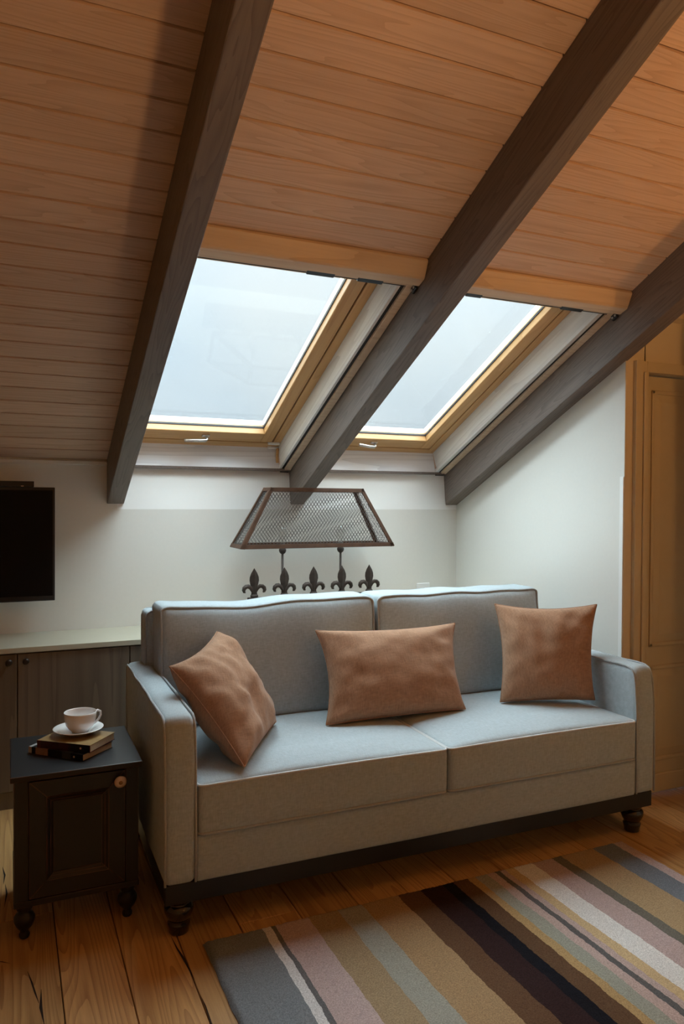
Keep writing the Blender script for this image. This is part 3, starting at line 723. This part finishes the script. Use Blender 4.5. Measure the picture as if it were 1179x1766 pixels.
pillow('throw_cushion', [(-1.430, -1.325, .508), (-.815, -1.345, .508), (-.728, -1.125, .824), (-1.402, -1.145, .838)], .090, 'oblong tan cushion across the middle of the sofa', 8.1, wrinkle=.018)
pillow('throw_cushion', [(-.622, -1.318, .510), (-.240, -1.466, .516), (-.178, -1.406, .915), (-.545, -1.165, .905)], .082, 'square tan cushion upright against the sofa arm beside the door', 15.7, wrinkle=.020)

# ------------------------------------------------------------------ side table
st = empty('side_table', (-2.335, -1.278, 0)); tag(st, 'small black bedside cabinet with a worn panel door beside the sofa', 'side table')
hx, hy = .185, .187
box('top', 'blackwood', st, -.196, .196, -.2065, .205, .502, .520, .003)
bd = MB().box(-hx, hx, -hy + .004, hy, .130, .502).build('body', 'blackwood', st)
for xa, xb in ((-hx, -hx + .040), (hx - .040, hx)): box('stile', 'blackwood', st, xa, xb, -hy - .004, -hy + .004, .128, .502, .001)
box('rail', 'blackwood', st, -hx + .04, hx - .04, -hy - .003, -hy + .004, .496, .502, .001)
box('base_rail', 'blackwood', st, -hx - .002, hx + .002, -hy - .006, hy, .110, .130, .003)
dr = empty('door', (0, -hy, 0)); dr.parent = st
X0, X1, Z0_, Z1_ = -hx + .043, hx - .043, .134, .494
def mitre(parent, x0, x1, z0, z1, wd, ya, yb, name):
    """four mitred members of a picture-frame; face runs from depth ya (outer edge) to yb (inner edge)"""
    o = [(x0, z0), (x1, z0), (x1, z1), (x0, z1)]; i_ = [(x0 + wd, z0 + wd), (x1 - wd, z0 + wd), (x1 - wd, z1 - wd), (x0 + wd, z1 - wd)]
    for k in range(4):
        j = (k + 1) % 4
        vs = [(o[k][0], ya, o[k][1]), (o[j][0], ya, o[j][1]), (i_[j][0], yb, i_[j][1]), (i_[k][0], yb, i_[k][1])]
        vs += [(x, .004, z) for x, _, z in vs]
        MB().add(vs, [(0, 1, 2, 3), (7, 6, 5, 4), (0, 4, 5, 1), (1, 5, 6, 2), (2, 6, 7, 3), (3, 7, 4, 0)]).build(name, 'blackwood', parent, .0006)
mitre(dr, X0, X1, Z0_, Z1_, .050, -.008, -.008, 'door_frame')
mitre(dr, X0 + .050, X1 - .050, Z0_ + .050, Z1_ - .050, .011, -.013, -.006, 'moulding')
mitre(dr, X0 + .061, X1 - .061, Z0_ + .061, Z1_ - .061, .009, -.009, -.003, 'moulding')
box('panel', 'blackwood', dr, X0 + .070, X1 - .070, -.001, .004, Z0_ + .070, Z1_ - .070)
kb = MB().lathe([(0, -.026), (.010, -.026), (.0175, -.022), (.0195, -.017), (.016, -.012), (.008, -.010), (.007, 0)], 24, (.126, -.006, .463), 'Y').build('knob', 'knobpale', dr, 0, True)
MB().lathe([(0, -.0285), (.005, -.0285), (.0065, -.0255)], 16, (.126, -.006, .463), 'Y').build('knob_centre', 'brass', dr, 0, True)
tf = [(0, 0), (.012, 0), (.015, .004), (.016, .012), (.012, .020), (.014, .026), (.024, .038), (.031, .054), (.031, .066), (.024, .078), (.017, .083), (.022, .089), (.025, .096), (.026, .111), (0, .111)]
fm = MB().lathe(tf, 28).mesh('foot')
for sx in (-1, 1):
    for sy in (-1, 1):
        o = link('foot', fm, 'blackwood', st, True); o.location = (sx * .155, sy * .153 - .002, 0)

# ------------------------------------------------------------------ books, saucer, cup, spoon
def cover_mat(name, stops, rough=.35):
    m, t, b = new_mat(name); N = t.nodes.new; L = t.links.new
    tc = N('ShaderNodeTexCoord'); sp_ = N('ShaderNodeSeparateXYZ'); L(tc.outputs['Object'], sp_.inputs[0])
    mr_ = N('ShaderNodeMapRange'); mr_.inputs[1].default_value = -.112; mr_.inputs[2].default_value = .112; L(sp_.outputs[0], mr_.inputs[0])
    no = N('ShaderNodeTexNoise'); no.inputs['Scale'].default_value = 30; no.inputs['Detail'].default_value = 4; L(tc.outputs['Object'], no.inputs['Vector'])
    rp = N('ShaderNodeValToRGB'); rp.color_ramp.interpolation = 'CONSTANT'
    e = rp.color_ramp.elements
    while len(e) < len(stops): e.new(.5)
    for el, (p, c) in zip(e, stops): el.position = p; el.color = (*c, 1)
    L(mr_.outputs[0], rp.inputs[0])
    mx = N('ShaderNodeMix'); mx.data_type = 'RGBA'; mx.blend_type = 'MULTIPLY'; mx.inputs[0].default_value = .7
    L(rp.outputs[0], mx.inputs[6]); L(no.outputs[0], mx.inputs[7])
    br_ = N('ShaderNodeBrightContrast'); br_.inputs['Contrast'].default_value = .15; L(mx.outputs[2], br_.inputs[0])
    L(br_.outputs[0], b.inputs['Base Color']); b.inputs['Roughness'].default_value = rough
    return m
M['cover_a'] = cover_mat('dark_book_cover', [(0, (.75, .75, .75)), (.06, (.03, .03, .03)), (.13, (.55, .36, .30)), (.36, (.10, .10, .09)), (.62, (.16, .17, .16)), (.78, (.02, .02, .025)), (.86, (.03, .025, .03))])
M['cover_b'] = cover_mat('brown_book_cover', [(0, (.20, .10, .04)), (.12, (.15, .08, .035)), (.58, (.12, .075, .04)), (.62, (.09, .055, .035)), (.93, (.20, .09, .04))])
M['cover_top'] = plain('golden_landscape_cover', (.30, .19, .075), .35, nscale=22, nvar=.75)
M['mark'] = plain('spine_mark', (.72, .60, .48), .5)
def book(p0, p1, width, z, h, cov, label, top=None):
    p0, p1 = Vector(p0), Vector(p1); d_ = p1 - p0; L2 = d_.length / 2; ang = math.atan2(d_.y, d_.x)
    nrm = Vector((-math.sin(ang), math.cos(ang))); ctr = (p0 + p1) / 2 + nrm * width / 2
    b = empty('paperback_book', (ctr.x, ctr.y, z), (0, 0, ang)); tag(b, label, 'book', 'paperbacks on the side table')
    hw = width / 2
    box('pages', 'paper', b, -L2 + .002, L2 - .002, -hw + .001, hw - .003, .0015, h - .0015)
    box('back_cover', cov, b, -L2, L2, -hw, hw, 0, .0013)
    box('front_cover', top or cov, b, -L2, L2, -hw, hw, h - .0013, h)
    spn = box('spine', cov, b, -L2, L2, -hw - .0004, -hw + .0012, 0, h)
    MB().lathe([(0, -.0004), (.0035, -.0004), (.0035, .0002)], 14, (L2 - .035, -hw - .0004, h / 2), 'Y').build('publisher_mark', 'mark', spn)
    return b
book((-2.474, -1.259), (-2.317, -1.417), .148, .520, .0215, 'cover_a', 'black-spined paperback lying directly on the side table top')
book((-2.449, -1.283), (-2.294, -1.408), .146, .5415, .0245, 'cover_b', 'brown paperback lying under the white saucer', 'cover_top')
sc = empty('saucer', (-2.318, -1.262, .566)); tag(sc, 'round white porcelain saucer on the brown paperback', 'saucer')
MB().lathe([(0, .003), (.030, .003), (.032, .0), (.036, .0), (.040, .004), (.062, .011), (.080, .0195), (.0825, .0215), (.080, .0225), (.060, .0145), (.040, .008), (.026, .0065), (0, .0065)], 48).build('dish', 'porcelain', sc, 0, True)
cu = empty('cup', (-2.312, -1.262, .5734)); tag(cu, 'white porcelain cup with a loop handle standing in the saucer', 'cup')
prof = [(0, .002), (.022, .002), (.024, 0), (.027, 0), (.028, .004), (.038, .012), (.046, .024), (.0505, .040), (.0525, .058), (.0530, .066), (.0518, .0675), (.0505, .066), (.0490, .050), (.0450, .030), (.036, .014), (.020, .007), (0, .006)]
MB().lathe(prof, 48).build('bowl', 'porcelain', cu, 0, True)
ha = math.radians(14)
hp = [(.049, .058), (.060, .062), (.0695, .057), (.0705, .045), (.064, .032), (.054, .023), (.044, .019)]
MB().tube([(r * math.cos(ha), r * math.sin(ha), z) for r, z in hp], [.0045, .0042, .004, .004, .004, .0042, .005], 10, False, 1.0).build('handle', 'porcelain', cu, 0, True)

# ------------------------------------------------------------------ striped rug
rx0, rx1, ry0, ry1 = -1.985, -.290, -4.05, -1.690
cols = [(-1.800, (.215, .24, .26)), (-1.772, (.66, .66, .66)), (-1.756, (.15, .15, .155)), (-1.645, (.48, .38, .365)), (-1.540, (.34, .255, .155)), (-1.450, (.33, .33, .285)),
        (-1.313, (.36, .245, .135)), (-1.226, (.125, .07, .04)), (-1.137, (.036, .020, .020)), (-1.094, (.013, .013, .017)), (-1.032, (.12, .07, .04)), (-1.000, (.42, .29, .14)),
        (-.950, (.32, .33, .28)), (-.915, (.48, .37, .34)), (-.893, (.12, .12, .12)), (-.868, (.47, .37, .345)), (-.830, (.55, .42, .24)), (-.745, (.70, .70, .68)),
        (-.652, (.46, .36, .345)), (-.608, (.16, .15, .125)), (-.452, (.39, .285, .165)), (-.348, (.18, .205, .235)), (9, (.50, .40, .385))]
m, t_, b_ = new_mat('striped_wool'); N = t_.nodes.new; L = t_.links.new
tc = N('ShaderNodeTexCoord'); sp_ = N('ShaderNodeSeparateXYZ'); L(tc.outputs['Object'], sp_.inputs[0])
no = N('ShaderNodeTexNoise'); no.inputs['Scale'].default_value = 9; no.inputs['Detail'].default_value = 5; no.inputs['Roughness'].default_value = .62; L(tc.outputs['Object'], no.inputs['Vector'])
ma = N('ShaderNodeMath'); ma.operation = 'MULTIPLY_ADD'; ma.inputs[1].default_value = .022; L(no.outputs[0], ma.inputs[0])
sb_ = N('ShaderNodeMath'); sb_.operation = 'SUBTRACT'; sb_.inputs[1].default_value = .011; L(sp_.outputs[0], sb_.inputs[0]); L(sb_.outputs[0], ma.inputs[2])
prev = None
for i, (edge, c) in enumerate(cols):
    if prev is None:
        rgb = N('ShaderNodeRGB'); rgb.outputs[0].default_value = (*c, 1); prev = rgb.outputs[0]; last = edge; continue
    gt = N('ShaderNodeMath'); gt.operation = 'GREATER_THAN'; gt.inputs[1].default_value = last + 1.1375; L(ma.outputs[0], gt.inputs[0])
    mx = N('ShaderNodeMix'); mx.data_type = 'RGBA'; mx.inputs[7].default_value = (*c, 1); L(prev, mx.inputs[6]); L(gt.outputs[0], mx.inputs[0]); prev = mx.outputs[2]; last = edge
fnz = N('ShaderNodeTexNoise'); fnz.inputs['Scale'].default_value = 260; fnz.inputs['Detail'].default_value = 3; L(tc.outputs['Object'], fnz.inputs['Vector'])
mmx = N('ShaderNodeMix'); mmx.data_type = 'RGBA'; mmx.blend_type = 'MULTIPLY'; mmx.inputs[0].default_value = .75; L(prev, mmx.inputs[6])
rmp = N('ShaderNodeMapRange'); rmp.inputs[1].default_value = .3; rmp.inputs[2].default_value = .7; rmp.inputs[3].default_value = .6; rmp.inputs[4].default_value = 1.25; L(fnz.outputs[0], rmp.inputs[0]); L(rmp.outputs[0], mmx.inputs[7])
L(mmx.outputs[2], b_.inputs['Base Color']); b_.inputs['Roughness'].default_value = 1.; b_.inputs['Specular IOR Level'].default_value = .05
bp = N('ShaderNodeBump'); bp.inputs['Strength'].default_value = .5; bp.inputs['Distance'].default_value = .004; L(fnz.outputs[0], bp.inputs['Height']); L(bp.outputs[0], b_.inputs['Normal'])
M['rug'] = m
rug = empty('striped_rug', ((rx0 + rx1) / 2, (ry0 + ry1) / 2, 0), (0, 0, .006)); tag(rug, 'hand-tufted wool rug with uneven brown, pink, black and grey stripes', 'rug')
hx, hy = (rx1 - rx0) / 2, (ry1 - ry0) / 2
nx, ny = 240, 330; vs = []; fs = []
for j in range(ny + 1):
    for i in range(nx + 1):
        x = -hx + 2 * hx * i / nx; y = -hy + 2 * hy * j / ny
        ed = min(i, nx - i, j, ny - j); z = .0145 + random.uniform(-.0012, .0012) + .0012 * noise.noise(Vector((x * 14, y * 14, 0)))
        if ed == 0: z = .002
        elif ed == 1: z -= .003
        if i in (0, nx): x += .004 * noise.noise(Vector((y * 12, 3, i)))
        if j in (0, ny): y += .003 * noise.noise(Vector((x * 12, 7, j)))
        vs.append((x, y, z))
for j in range(ny):
    for i in range(nx):
        a = j * (nx + 1) + i; fs.append((a, a + 1, a + nx + 2, a + nx + 1))
# the rug's object frame is centred at x = -1.1375, which the stripe edges above are measured from
me = bpy.data.meshes.new('pile'); me.from_pydata(vs, [], fs); link('pile', me, 'rug', rug, True)
box('backing', 'paper', rug, -hx + .004, hx - .004, -hy + .004, hy - .004, 0.0005, .003)
